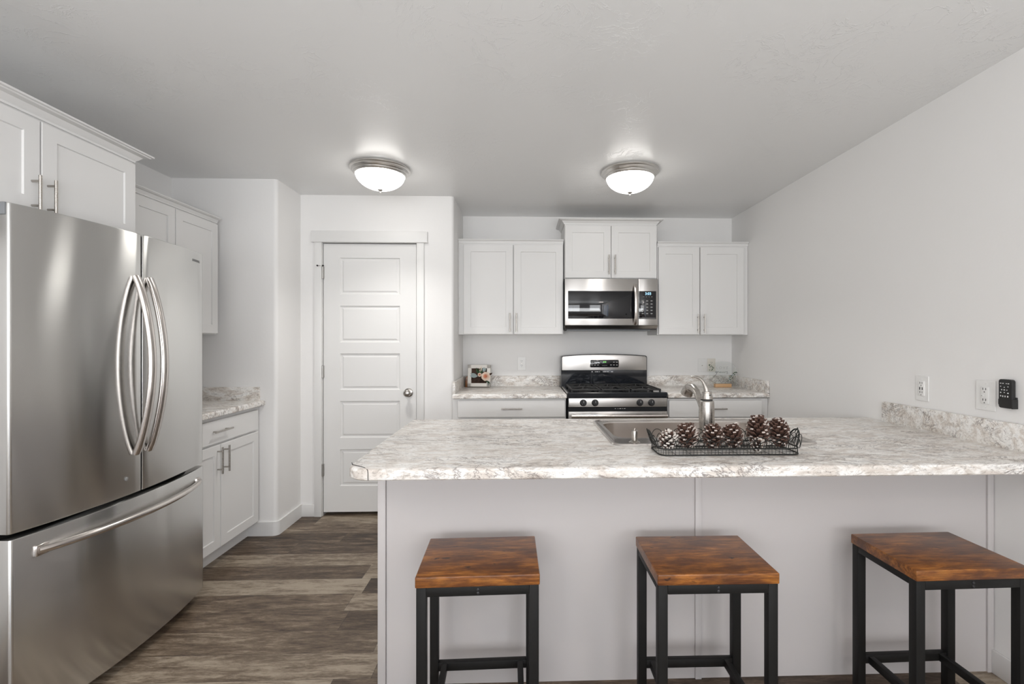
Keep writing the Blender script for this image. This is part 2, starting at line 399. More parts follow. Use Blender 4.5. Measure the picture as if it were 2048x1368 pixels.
# five-panel pantry door
root = thing('door_1', kind='structure', loc=(-1.161, PY, 0))
b = B(); X0, X1, Y0, Y1 = -1.511, -.811, PY+.008, PY+.043
zp = [(.225, .505), (.593, .873), (.957, 1.236), (1.32, 1.600), (1.686, 1.966)]; px0, px1 = -1.389, -.935
b.box(X0, px0, Y0, Y1, .028, 2.072, 'trim_paint'); b.box(px1, X1, Y0, Y1, .028, 2.072, 'trim_paint')
zz = [.028]+[q for p in zp for q in p]+[2.072]
for i in range(0, len(zz), 2): b.box(px0, px1, Y0, Y1, zz[i], zz[i+1], 'trim_paint')
for a, c in zp:
    ring = lambda ins, y: [(px0+ins, y, a+ins), (px1-ins, y, a+ins), (px1-ins, y, c-ins), (px0+ins, y, c-ins)]
    b.loops([ring(0, Y0), ring(.007, Y0+.010), ring(.016, Y0+.011), ring(.028, Y0+.004), ring(.03, Y0+.004)], 'trim_paint', capb=True)
b.build('door_leaf', root, True, smooth=20)
b = B(); b.lathe([(0, 0), (.034, 0), (.034, .006), (.027, .010), (.012, .012), (.011, .034), (.020, .040), (.027, .050), (.026, .062), (.016, .070), (0, .071)], 'nickel', (-.869, Y0, .936), 28, 'Y'); b.build('door_handle', root, True, smooth=50)
for i, z in enumerate((1.851, 1.099, .351)):
    b = B(); b.lathe([(0, 0), (.006, .001), (.0065, .092), (.003, .096), (0, .097)], 'hinge_metal', (-1.5135, PY-.006, z-.048), 12)
    b.box(-1.524, -1.505, PY-.003, PY+.009, z-.045, z+.045, 'hinge_metal')
    if i == 0:
        b.tube([(-1.541, PY-.03, z+.048), (-1.5135, PY-.008, z+.052), (-1.500, PY-.03, z+.048)], .0025, 'hinge_metal')
        b.lathe([(0, 0), (.006, .001), (.006, .008), (0, .009)], 'rubber_black', (-1.541, PY-.028, z+.048), 10, 'Y'); b.lathe([(0, 0), (.006, .001), (.006, .008), (0, .009)], 'rubber_black', (-1.499, PY-.028, z+.048), 10, 'Y')
    b.build('hinge', root, True)

# ------------------------------------------------------------------ cabinets (local frame: front faces -y, x to the right)
def bar_handle(parent, cx, cz, length, vert, yf=-.020, r=.0055):
    b = B(); o = .030; h = length/2; k = h*.68
    if vert:
        b.tube([(cx, yf-o, cz-h), (cx, yf-o, cz+h)], r, 'nickel', 12)
        for s_ in (-1, 1): b.tube([(cx, yf+.004, cz+s_*k), (cx, yf-o, cz+s_*k)], r*.8, 'nickel', 10)
    else:
        b.tube([(cx-h, yf-o, cz), (cx+h, yf-o, cz)], r, 'nickel', 12)
        for s_ in (-1, 1): b.tube([(cx+s_*k, yf+.004, cz), (cx+s_*k, yf-o, cz)], r*.8, 'nickel', 10)
    return b.build('handle', parent)
def shaker(parent, x0, x1, z0, z1, name='door', st=.058, t_=.020, flat=False):
    b = B(); m = 'cabinet_paint'
    if flat: b.box(x0, x1, -t_, -.001, z0, z1, m, .002)
    else:
        R_ = lambda i, y: [(x0+i, y, z0+i), (x1-i, y, z0+i), (x1-i, y, z1-i), (x0+i, y, z1-i)]
        b.loops([R_(0, -.001), R_(0, -t_+.002), R_(.002, -t_), R_(st-.001, -t_), R_(st+.001, -t_+.007), R_(st+.0015, -t_+.007)], m, capa=True, capb=True)
    return b.build(name, parent, smooth=20)
def crown(parent, W, D, z, hgt, proj, left, right, x0=0):
    P = [(0, 0), (.005, 0), (.006, .18), (.25, .30), (.45, .62), (.8, .72), (.86, .80), (1, .84), (1, 1), (0, 1)]
    rings = []
    for i, (o, q) in enumerate(P):
        o = o*proj if i not in (1, 2) else o*1.0
        L = o if left else 0; Rr = o if right else 0
        rings.append([(x0-L, D, z+q*hgt), (x0-L, -o-.001, z+q*hgt), (W+Rr, -o-.001, z+q*hgt), (W+Rr, D, z+q*hgt)])
    b = B(); b.loops(rings, 'cabinet_paint', closed=False); 
    b.raw([rings[0][k] for k in range(4)]+[rings[-1][k] for k in range(4)], [(0, 1, 2, 3), (4, 5, 6, 7)], 'cabinet_paint')
    return b.build('crown_molding', parent, smooth=20)
def carcass(parent, W, D, H, name='carcass', toe=0):
    b = B()
    if toe: b.box(0, W, 0, D, toe, H, 'cabinet_paint', .0015); b.box(.005, W-.005, .07, D, 0, toe+.002, 'cabinet_paint')
    else: b.box(0, W, 0, D, 0, H, 'cabinet_paint', .0015)
    return b.build(name, parent, smooth=20)

UY = 3.93     # face of the wall cabinets
def wallcab(name, label, x0, x1, z0, z1, doors, hz, hx, hl, cr, front=UY):
    root = thing(name, label, 'cabinet', (x0, front, z0)); W = x1-x0
    carcass(root, W, BY-front-.001, z1-z0)
    for (a, c), hxx in zip(doors, hx):
        d = shaker(root, a-x0, c-x0, .004, z1-z0-cr[3]); bar_handle(d, hxx-x0, hz-z0, hl, True)
    crown(root, W, BY-front-.001, z1-z0-cr[4], cr[0], cr[5], cr[1], cr[2])
    return root
wallcab('wall_cabinet', 'white two-door shaker wall cabinet left of the microwave, above the framed flower decoration', SX+.001, .341, 1.384, 2.142, [(-.480, -.076), (-.068, .335)], 1.482, (-.099, -.046), .156, (.032, False, False, .02, .006, .022))
wallcab('wall_cabinet', 'white two-door shaker wall cabinet right of the microwave, next to the right wall', 1.125, 1.893, 1.382, 2.130, [(1.133, 1.476), (1.484, 1.852)], 1.476, (1.459, 1.512), .156, (.034, False, False, .018, .006, .022))
wallcab('wall_cabinet', 'short raised white two-door wall cabinet directly above the microwave', .349, 1.117, 1.846, 2.302, [(.353, .730), (.736, 1.113)], 1.958, (.712, .763), .16, (.040, True, True, .020, .006, .048), front=3.915)

# left side: cabinets facing +x  (root rotated 90 deg: local x -> world y, local -y -> world +x)
root = thing('wall_cabinet', 'deep white cabinet with two doors above the refrigerator', 'cabinet', (-1.79, 1.34, 1.79), R90)
D = 2.385-1.79-.002
carcass(root, .905, D, .385)
for a, c, hx in ((.004, .464, .434), (.470, .895, .492)):
    d = shaker(root, a, c, .006, .350); bar_handle(d, hx, .075, .13, True)
crown(root, .905, D, .362, .045, .055, True, True)
root = thing('wall_cabinet', 'white wall cabinet beyond the refrigerator, hung above the small left counter', 'cabinet', (-2.055, 2.530, 1.375), R90)
D = 2.385-2.055-.002
carcass(root, .732, D, .76)
for a, c, hx in ((.004, .326, .300), (.332, .717, .360)):
    d = shaker(root, a, c, .006, .735); bar_handle(d, hx, .09, .156, True)
crown(root, .732, D, .745, .034, .035, False, False)
root = thing('base_cabinet', 'white base cabinet with one wide drawer over two doors, between refrigerator and wall corner', 'cabinet', (-1.80, 2.54, 0), R90)
D = 2.385-1.80-.002
carcass(root, .765, D, .888, toe=.10)
d = shaker(root, .006, .725, .735, .868, 'drawer', flat=True); bar_handle(d, .315, .806, .165, False)
for a, c, hx in ((.006, .324, .296), (.330, .727, .360)):
    d = shaker(root, a, c, .115, .722); bar_handle(d, hx, .632, .155, True)

# back base cabinets
FYb = 3.605
root = thing('base_cabinet', 'white base cabinet with wide drawer left of the gas range', 'cabinet', (SX+.001, FYb, 0))
carcass(root, .333+.524, BY-FYb-.002, .895, toe=.10)
d = shaker(root, .04, .848, .757, .884, 'drawer', flat=True); bar_handle(d, .447, .822, .156, False)
for a, c, hx in ((.04, .441, .41), (.447, .848, .478)): d = shaker(root, a, c, .115, .743); bar_handle(d, hx, .65, .156, True)
root = thing('base_cabinet', 'white base cabinet with drawer right of the gas range, against the right wall', 'cabinet', (1.112, FYb, 0))
carcass(root, .781, BY-FYb-.002, .890, toe=.10)
d = shaker(root, .008, .725, .750, .878, 'drawer', flat=True); bar_handle(d, .366, .815, .156, False)
for a, c, hx in ((.008, .364, .33), (.370, .725, .40)): d = shaker(root, a, c, .115, .736); bar_handle(d, hx, .65, .156, True)

# ------------------------------------------------------------------ countertops
def inset(poly, d):
    n = len(poly); out = []
    for i in range(n):
        p0, p1, p2 = Vector(poly[i-1]), Vector(poly[i]), Vector(poly[(i+1) % n])
        a = (p1-p0).normalized(); c = (p2-p1).normalized(); na = Vector((-a.y, a.x)); nc = Vector((-c.y, c.x))
        nn = (na+nc); nn.normalize(); k = d/max(.3, nn.dot(na)); out.append(tuple(p1+nn*k))
    return out
def slab(poly, z0, z1, m, R=.014, hole=None, name='slab', parent=None):
    b = bmesh.new()
    prof = [(.004, z0), (0, z0+.004)]+[(R*(1-math.sin(a)), z1-R*(1-math.cos(a))) for a in [math.radians(90-q) for q in (0, 22.5, 45, 67.5, 90)]][::1]
    prof = [(.004, z0), (0, z0+.004)]+[(R-R*math.cos(math.radians(q)), z1-R+R*math.sin(math.radians(q))) for q in (0, 22.5, 45, 67.5, 90)]
    rings = []
    for ins, z in prof:
        pp = inset(poly, ins) if ins else poly
        rings.append([b.verts.new((x, y, z)) for x, y in pp])
    n = len(poly)
    for a, q in zip(rings, rings[1:]):
        for i in range(n): b.faces.new((a[i], a[(i+1) % n], q[(i+1) % n], q[i]))
    for ring, z in ((rings[0], z0), (rings[-1], z1)):
        ed = [b.edges.get((ring[i], ring[(i+1) % n])) for i in range(n)]
        if hole:
            hv = [b.verts.new((x, y, z)) for x, y in hole]; ed += [b.edges.new((hv[i], hv[(i+1) % len(hv)])) for i in range(len(hv))]
            if z == z0: h0 = hv
            else: h1 = hv
        bmesh.ops.triangle_fill(b, use_beauty=True, use_dissolve=False, edges=ed)
    if hole:
        for i in range(len(hole)): j = (i+1) % len(hole); b.faces.new((h0[i], h0[j], h1[j], h1[i]))
    bmesh.ops.recalc_face_normals(b, faces=b.faces[:])
    o = B(); o._add(b, m); return o.build(name, parent, True)

# peninsula
root = thing('peninsula_base', 'white panelled peninsula base below the breakfast bar counter', 'kitchen peninsula', (.67, 2.18, 0))
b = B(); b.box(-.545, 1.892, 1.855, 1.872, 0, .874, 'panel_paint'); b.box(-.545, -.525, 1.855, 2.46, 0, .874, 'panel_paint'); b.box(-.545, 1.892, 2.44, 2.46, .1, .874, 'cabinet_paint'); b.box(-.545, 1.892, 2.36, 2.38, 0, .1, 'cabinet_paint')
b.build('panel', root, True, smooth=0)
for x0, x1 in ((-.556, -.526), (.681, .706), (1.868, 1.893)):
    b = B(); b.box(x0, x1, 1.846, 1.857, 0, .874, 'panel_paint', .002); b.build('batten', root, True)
SKX0, SKX1, SKY0, SKY1 = .360, 1.205, 1.872, 2.462
root = thing('countertop', 'long speckled beige laminate breakfast bar top on the white peninsula', 'countertop', (.67, 2.05, .876))
poly = [(RX-.002, 1.560)]+[(RX-.002, 2.548), (-.585, 2.548)]+[(-.585, 1.655)]+arc(-.585+.085, 1.560+.085, .085, 195, 262, 6)+[(-.48, 1.560)]
slab(poly, .876, .914, 'laminate', .012, rrect(SKX0+.02, SKX1-.02, SKY0+.02, SKY1-.02, .04), 'slab', root)
b = B(); b.box(RX-.024, RX-.002, 1.0+.56, 2.415, .913, 1.016, 'laminate', .002); b.build('side_splash', root, True)
b = B()
b.tube([(-.5005, 1.5595, .878), (-.5005, 1.559, .902), (-.503, 1.563, .911), (-.52, 1.582, .9148), (-.545, 1.60, .9148), (-.572, 1.620, .9148), (-.584, 1.65, .9135)], .0011, 'seam_dark', 6); b.build('edge_seam', root, True)
# back counters
def back_counter(label, x0, x1, side):
    root = thing('countertop', label, 'countertop', ((x0+x1)/2, 3.9, .895))
    slab([(x0, 3.575), (x1, 3.575), (x1, BY-.002), (x0, BY-.002)], .897, .932, 'laminate', .012, None, 'slab', root)
    b = B(); b.box(x0+.02*(side < 0), x1-.02*(side > 0), BY-.022, BY-.002, .931, 1.022, 'laminate', .002); b.build('backsplash', root, True)
    b = B()
    if side < 0: b.box(x0, x0+.02, 3.585, BY-.002, .931, 1.022, 'laminate', .002)
    else: b.box(x1-.02, x1, 3.575, BY-.002, .931, 1.024, 'laminate', .002)
    b.build('side_splash', root, True)
back_counter('speckled laminate counter left of the gas range, under the framed flower decoration', SX+.002, .336, -1)
back_counter('speckled laminate counter right of the gas range, under the clear arch sign', 1.110, RX-.002, 1)
root = thing('countertop', 'small speckled laminate counter on the left base cabinet beyond the refrigerator', 'countertop', (-2.08, 2.9, .888))
slab([(LX+.002, 2.535), (-1.757, 2.535), (-1.757, JY-.002), (LX+.002, JY-.002)], .892, .927, 'laminate', .012, None, 'slab', root)
b = B(); b.box(LX+.022, -1.790, JY-.022, JY-.002, .926, 1.017, 'laminate', .002); b.build('side_splash', root, True)
b = B(); b.box(LX+.002, LX+.022, 2.536, JY-.002, .926, 1.017, 'laminate', .002); b.build('backsplash', root, True)

# ------------------------------------------------------------------ sink, faucet, soap dispenser
root = thing('sink', 'stainless steel drop-in sink set in the peninsula counter', 'sink', ((SKX0+SKX1)/2, (SKY0+SKY1)/2, .914))
zt = .918
outer = rrect(SKX0, SKX1, SKY0, SKY1, .045, 8)
def rr3(x0, x1, y0, y1, r_, z): return [(x, y, z) for x, y in rrect(x0, x1, y0, y1, r_, 8)]
bx0, bx1, by0, by1 = .405, 1.160, 2.020, 2.425
b = B()
b.loops([rr3(SKX0, SKX1, SKY0, SKY1, .045, .9145), rr3(SKX0+.004, SKX1-.004, SKY0+.004, SKY1-.004, .043, zt+.003), rr3(SKX0+.012, SKX1-.012, SKY0+.012, SKY1-.012, .040, zt+.004), rr3(SKX0+.018, SKX1-.018, SKY0+.018, SKY1-.018, .040, zt),
         rr3(bx0-.012, bx1+.012, by0-.012, by1+.010, .075, zt), rr3(bx0-.004, bx1+.004, by0-.004, by1+.004, .070, zt-.001), rr3(bx0, bx1, by0, by1, .068, zt-.008)], 'steel_handle')
b.build('rim', root, True, smooth=45)
b = B()
b.loops([rr3(bx0, bx1, by0, by1, .068, zt-.008), rr3(bx0+.008, bx1-.008, by0+.008, by1-.008, .062, .76), rr3(bx0+.02, bx1-.02, by0+.02, by1-.02, .055, .735), rr3(bx0+.05, bx1-.05, by0+.05, by1-.05, .04, .728)], 'steel_sink', capb=True)
b.build('basin', root, True, smooth=45)
b = B(); b.lathe([(.045, 0), (.045, .003), (.036, .004), (.03, -.004), (0, -.006)], 'nickel', (.78, 2.22, .7285), 24); b.build('drain', root, True)

fx, fyy = .760, 1.935
root = thing('faucet', 'brushed nickel pull-out kitchen faucet standing on the sink rim behind the pinecone tray', 'faucet', (fx, fyy, zt))
b = B(); b.lathe([(.034, 0), (.034, .006), (.029, .012), (.0285, .03), (.0305, .07), (.0310, .12), (.0295, .160), (.0288, .166), (.0262, .168)], 'nickel', (fx, fyy, zt), 32); b.lathe([(.0236, 0), (.0236, .004)], 'slot_dark', (fx, fyy, zt+.167), 24)
b.build('body', root, True, smooth=50)
b = B(); b.lathe([(.0245, .0045), (.0250, .006), (.0225, .018), (.0195, .031), (.0215, .0325), (.0205, .036), (.010, .037)], 'nickel', (fx+.001, fyy, zt+.169), 32); b.lathe([(0, 0), (.0028, 0), (.0028, .001), (0, .001)], 'slot_dark', (fx+.006, fyy-.0225, zt+.192), 10, 'Y'); b.build('cap', root, True, smooth=50)
b = B(); z0 = zt+.203
b.tube([(fx+.001, fyy, z0-.004), (fx, fyy+.002, z0+.01), (fx-.004, fyy+.006, z0+.026), (fx-.010, fyy+.012, z0+.042), (fx-.020, fyy+.020, z0+.054), (fx-.034, fyy+.032, z0+.060), (fx-.048, fyy+.044, z0+.058)], [.0125, .0105, .0082, .0065, .0055, .005, .004], 'nickel', 16); b.build('lever', root, True, smooth=60)
b = B(); b.tube([(fx, fyy+.015, zt+.09), (fx, fyy+.040, zt+.125), (fx-.001, fyy+.070, zt+.160), (fx-.002, fyy+.105, zt+.190), (fx-.004, fyy+.145, zt+.205), (fx-.006, fyy+.180, zt+.202)], [.0125, .013, .014, .0155, .0175, .0205], 'nickel', 20)
b.build('spout', root, True, smooth=60)
b = B(); b.tube([(fx-.006, fyy+.178, zt+.203), (fx-.008, fyy+.198, zt+.190), (fx-.010, fyy+.208, zt+.172)], [.0225, .025, .0275], 'nickel', 20)
b.tube([(fx-.010, fyy+.208, zt+.1725), (fx-.010, fyy+.2085, zt+.171)], [.023, .022], 'slot_dark', 20); b.build('spray_head', root, True, smooth=60)
root = thing('soap_dispenser', 'small brushed metal soap dispenser on the sink rim left of the faucet', 'soap dispenser', (.456, 1.915, zt))
b = B(); b.lathe([(0, 0), (.023, 0), (.023, .003), (.017, .006), (.0125, .010)], 'nickel', (.456, 1.915, zt), 24); b.build('base', root, True, smooth=50)
b = B(); b.lathe([(.0115, .006), (.012, .012), (.0125, .045), (.0115, .049), (0, .050)], 'nickel', (.456, 1.915, zt), 20); b.build('pump_body', root, True, smooth=50)
b = B(); b.tube([(.456, 1.915, zt+.048), (.459, 1.918, zt+.058)], .003, 'nickel', 8); b.tube([(.458, 1.915, zt+.046), (.470, 1.93, zt+.047)], .0035, 'nickel', 8); b.build('nozzle', root, True)

# ------------------------------------------------------------------ refrigerator
FR_Y0, FR_Y1 = 1.594, 2.530; FM = (FR_Y0+FR_Y1)/2; FH = (FR_Y1-FR_Y0)/2
def fx_at(y, off=0): return -1.662+off+.054*(1-((y-FM)/FH)**2)
root = thing('refrigerator', 'stainless steel french-door refrigerator with bottom freezer drawer at the left', 'refrigerator', (-2.0, FM, 0))
b = B(); b.box(-2.35, -1.745, FR_Y0+.008, FR_Y1-.008, .03, 1.765, 'hinge_grey', .004); b.box(-1.75, -1.735, FR_Y0+.02, FR_Y1-.02, .08, 1.75, 'rubber_black'); b.box(-2.3, -1.70, FR_Y0+.03, FR_Y1-.03, .0, .045, 'rubber_black'); b.box(-1.74, -1.616, FM-.0036, FM+.0036, .702, 1.776, 'rubber_black'); b.build('cabinet_body', root, True)
def fr_front(y0, y1, z0, z1, off, name, ra=.010, rb=.010):
    n = 14; poly = []
    re = ra
    poly += [(-1.735, y0+.004)]
    # rounded near edge
    ys = [y0+re*(1-math.cos(a)) for a in [math.radians(q) for q in (0, 30, 60, 90)]]
    xs = [fx_at(y0, off)-re*(1-math.sin(a)) for a in [math.radians(q) for q in (0, 30, 60, 90)]]
    poly += list(zip(xs, ys))
    for i in range(1, n): y = y0+ra+(y1-y0-ra-rb)*i/n; poly.append((fx_at(y, off), y))
    re = rb
    ys = [y1-re*(1-math.cos(a)) for a in [math.radians(q) for q in (90, 60, 30, 0)]]
    xs = [fx_at(y1, off)-re*(1-math.sin(a)) for a in [math.radians(q) for q in (90, 60, 30, 0)]]
    poly += list(zip(xs, ys)); poly += [(-1.735, y1-.004)]
    b = B(); b.prism(poly, z0, z1, 'steel_fridge', .004, seg=2); return b.build(name, root, True, smooth=40)
d1 = fr_front(FR_Y0, FM-.004, .700, 1.782, 0, 'door', .010, .003); d2 = fr_front(FM+.004, FR_Y1, .700, 1.782, 0, 'door', .003, .008)
dr = fr_front(FR_Y0, FR_Y1, .050, .683, .004, 'freezer_drawer')
def bow(y, parent, z0=.862, z1=1.600):
    b = B(); pts = []; n = 24; base = fx_at(y)+.004
    for i in range(n+1):
        t_ = i/n; pts.append((base+.066*math.sin(math.pi*t_)**.8, y, z0+(z1-z0)*t_))
    b.tube(pts, 0, 'steel_handle', sq=(.030, .020), up=(0, 1, 0)); return b.build('handle', parent, True, smooth=50)
bow(FM-.034, d1); bow(FM+.034, d2)
b = B(); pts = []; n = 30
for i in range(n+1):
    t_ = i/n; y = 1.664+(2.462-1.664)*t_; pts.append((fx_at(y)+.010+.045*math.sin(math.pi*t_)**.6, y, .622))
b.tube(pts, .0125, 'steel_handle', 16); 
for y in (1.668, 2.456): b.box(fx_at(y)-.004, fx_at(y)+.012, y-.014, y+.03 if y < 2 else y+.014, .602, .640, 'steel_handle', .003)
b.build('handle', dr, True, smooth=50)
b = B(); b.box(-1.735, -1.672, FR_Y0-.004, FR_Y0+.02, 1.742, 1.783, 'hinge_grey', .004); b.build('hinge_cap', root, True)
b = B(); b.lathe([(0, 0), (.008, 0), (.0085, .0015), (.006, .003), (0, .003)], 'logo_grey', (fx_at(1.99), 1.985, .770), 16, 'X'); b.build('badge', d1, True)
ly = 2.455; sl = math.atan(-2*.054*(ly-FM)/FH**2)
text_mesh('SAMSUNG', .017, 'logo_grey', d2, 'logo', (fx_at(ly)+.0006, ly, 1.735), Matrix.Rotation(-sl, 3, 'Z') @ FACE_X)

# ------------------------------------------------------------------ gas range
RX0, RX1 = .345, 1.100
root = thing('gas_range', 'freestanding gas range with stainless front and black cooktop in the back counter', 'stove', ((RX0+RX1)/2, 3.9, 0))
b = B(); b.box(RX0, RX1, 3.60, 4.225, .06, .905, 'black_enamel'); b.box(RX0+.03, RX1-.03, 3.65, 4.2, 0, .06, 'rubber_black'); b.build('body', root, True)
b = B()
R_ = lambda i, z: rr3(RX0-.007+i, RX1+.004-i, 3.562+i, 4.14-i*.2, .012, z)
b.loops([R_(.002, .906), R_(0, .912), R_(0, .936), R_(.006, .943), R_(.02, .943), R_(.045, .934), R_(.06, .932)], 'black_enamel', capa=True, capb=True); b.build('cooktop', root, True)
b = B(); b.box(RX0+.002, RX1, 3.566, 3.60, .832, .903, 'black_enamel', .003); b.box(RX0+.004, RX1-.004, 3.558, 3.57, .834, .900, 'steel_brushed', .003); cp = b.build('control_panel', root, True)
for i, x in enumerate((.459, .548, .888, .976)):
    b = B(); b.lathe([(.026, 0), (.026, .003), (.021, .006), (.020, .022), (.017, .025), (0, .025)], 'black_plastic', (x, 3.558, .866), 24, 'Y')
    b.box(x-.004, x+.004, 3.527, 3.536, .848, .886, 'black_plastic', .002); b.box(x-.001, x+.001, 3.5262, 3.528, .868, .884, 'print_white'); b.build('knob', cp, True, smooth=45)
b = B(); b.box(RX0+.006, RX1-.004, 3.575, 3.60, .800, .833, 'black_enamel')
for x, wd in ((.70, .010), (.722, .006), (.735, .014), (.757, .006), (.770, .012)): b.box(x, x+wd, 3.5743, 3.576, .817, .821, 'print_white')
b.build('vent_strip', root, True)
b = B(); b.box(RX0+.004, RX1-.002, 3.565, 3.60, .735, .799, 'steel_brushed', .004); b.box(RX0+.004, RX1-.002, 3.568, 3.60, .22, .735, 'black_glass', .004); b.box(RX0+.004, RX1-.002, 3.566, 3.60, .19, .225, 'steel_brushed', .004); od = b.build('oven_door', root, True)
b = B(); b.tube([(RX0+.02, 3.515, .772), (RX1-.015, 3.515, .772)], .0155, 'steel_handle', 20)
for x in (RX0+.035, RX1-.03): b.box(x-.012, x+.012, 3.515, 3.57, .762, .784, 'steel_handle', .003)
b.build('handle', od, True, smooth=50)
b = B(); b.box(RX0+.004, RX1-.002, 3.568, 3.60, .065, .185, 'steel_brushed', .004); b.build('storage_drawer', root, True)
# backguard
n = 16; yb = 4.10
def topz(x): u = (x-(RX0+RX1-.01)/2)/((RX1-RX0)/2); return 1.219-.017*u*u
def bg_poly(ins, zlo):
    x0, x1 = RX0-.008+ins, RX1-.014-ins; r_ = .012
    P = [(x0, zlo), (x1, zlo)]
    P += [(x1, topz(x1)-ins-r_), (x1-r_*.3, topz(x1)-ins-r_*.3)]
    for i in range(n+1):
        x = x1-r_-(x1-x0-2*r_)*i/n; P.append((x, topz(x)-ins))
    P += [(x0+r_*.3, topz(x0)-ins-r_*.3), (x0, topz(x0)-ins-r_)]
    return P
MX = Matrix(((1, 0, 0, 0), (0, 0, -1, 0), (0, 1, 0, 0), (0, 0, 0, 1)))      # prism z -> -y, prism y -> z
b = B(); b.prism(bg_poly(0, .935), -4.225, -yb, 'black_enamel', .003, mat=MX)
for x, wd in ((.60, .012), (.63, .008), (.642, .02), (.668, .006), (.70, .03), (.735, .016), (.77, .018)): b.box(x, x+wd, yb-.0008, yb+.001, 1.062, 1.067, 'print_white')
bgd = b.build('backguard', root, True)
b = B(); b.prism(bg_poly(.006, 1.078), -yb-.004, -yb+.006, 'steel_brushed', .003, mat=MX); b.build('control_fascia', bgd, True)
b = B(); dz = [(x, y) for x, y in rrect(.588, .836, 1.106, 1.166, .01)]
dz = [(x, y+(.006*(1-((x-.712)/.124)**2) if y > 1.14 else 0)) for x, y in dz]
b.prism(inset(dz, -.004), -yb+.004, -yb+.009, 'steel_handle', .001, mat=MX); b.prism(dz, -yb+.004, -yb+.0105, 'black_glass', .001, mat=MX)
for i in range(5):
    for j, zz_ in enumerate((1.148, 1.124)):
        for sx in (-1, 1):
            if j == 0 and i > 1: continue
            if i > 2: continue
            xx_ = .712+sx*(.108-.026*i); b.box(xx_-.007, xx_+.007, yb-.0112, yb-.0104, zz_-.004, zz_+.003, 'print_grey')
b.box(.690, .735, yb-.0112, yb-.0104, 1.118, 1.120, 'print_grey'); dp = b.build('display_panel', bgd, True)
text_mesh('4:03', .017, 'display_green', dp, 'clock', (.713, yb-.0112, 1.149), FACE_CAM)
# burners and grates
for i, (x, y) in enumerate(((.50, 3.73), (.50, 3.98), (.94, 3.73), (.94, 3.98), (.72, 3.86))):
    b = B(); b.lathe([(.05, 0), (.05, .008), (.036, .012), (.036, .018), (.032, .022), (0, .022)], 'cast_iron', (x, y, .932), 24); b.build('burner', root, True)
for gx0, gx1 in ((.375, .600), (.610, .828), (.838, 1.068)):
    b = B(); z = .963; q = .006
    for y in (3.625, 3.855, 4.085): b.box(gx0, gx1, y-q, y+q, z-.012, z, 'cast_iron', .002)
    for x in (gx0+q, gx1-q): b.box(x-q, x+q, 3.62, 4.09, z-.012, z, 'cast_iron', .002)
    for cy in (3.74, 3.97):
        mx = (gx0+gx1)/2
        for k in range(6):
            a = k*math.pi/3+.3; b.tube([(mx+.035*math.cos(a), cy+.035*math.sin(a), z+.004), (mx+.105*math.cos(a), cy+.105*math.sin(a), z-.004)], 0, 'cast_iron', sq=(.010, .008))
    for x in (gx0+q, gx1-q):
        for y in (3.63, 3.855, 4.08): b.box(x-q, x+q, y-q, y+q, .930, z-.01, 'cast_iron')
    b.build('grate', root, True)

# ------------------------------------------------------------------ microwave
MF = 3.845; MX0, MX1 = .346, 1.108
root = thing('microwave', 'stainless steel over-the-range microwave with black window', 'microwave', ((MX0+MX1)/2, 4.04, 1.43))
b = B(); b.box(MX0+.004, MX1-.004, MF+.03, BY-.002, 1.425, 1.838, 'black_plastic', .003); b.box(MX0+.02, MX1-.05, MF+.05, 4.1, 1.415, 1.427, 'hinge_grey', .002); b.build('body', root, True)
xs = .947
b = B(); b.box(MX0, xs-.001, MF, MF+.03, 1.458, 1.838, 'steel_brushed', .004); b.box(.372, xs-.001, MF-.001, MF+.01, 1.512, 1.738, 'black_glass', .002); dd = b.build('door', root, True)
b = B(); b.box(xs+.001, MX1, MF, MF+.03, 1.458, 1.838, 'steel_brushed', .004); b.box(xs+.004, 1.094, MF-.001, MF+.01, 1.510, 1.738, 'black_glass', .002)
for i in range(4):
    b.box(.985+.022*i, .997+.022*i, MF-.0016, MF-.0012, 1.690, 1.693, 'print_grey')
rnd = random.Random(3)
for j in range(5):
    for i in range(3): b.box(.975+.036*i, .991+.036*i, MF-.0016, MF-.0012, 1.655-.026*j, 1.658-.026*j+.004, 'print_grey')
b.box(.955, 1.088, MF-.0016, MF-.0012, 1.516, 1.519, 'print_grey'); cpn = b.build('control_panel', root, True)
text_mesh('3:03', .030, 'display_blue', cpn, 'clock', (1.027, MF-.0018, 1.716), FACE_CAM)
b = B(); b.loops([[(x, MF+.002, 1.457), (x, MF+.03, 1.432), (x, MF+.06, 1.432), (x, MF+.06, 1.457)] for x in (MX0, MX1)], 'nickel_dark', capa=True, capb=True); b.build('bottom_vent', root, True, smooth=20)
b = B(); pts = [(.922, MF-.004-.034*math.sin(math.pi*i/16)**.6, 1.465+.325*i/16) for i in range(17)]
b.tube(pts, 0, 'steel_handle', sq=(.028, .012), up=(1, 0, 0)); b.build('handle', dd, True, smooth=50)

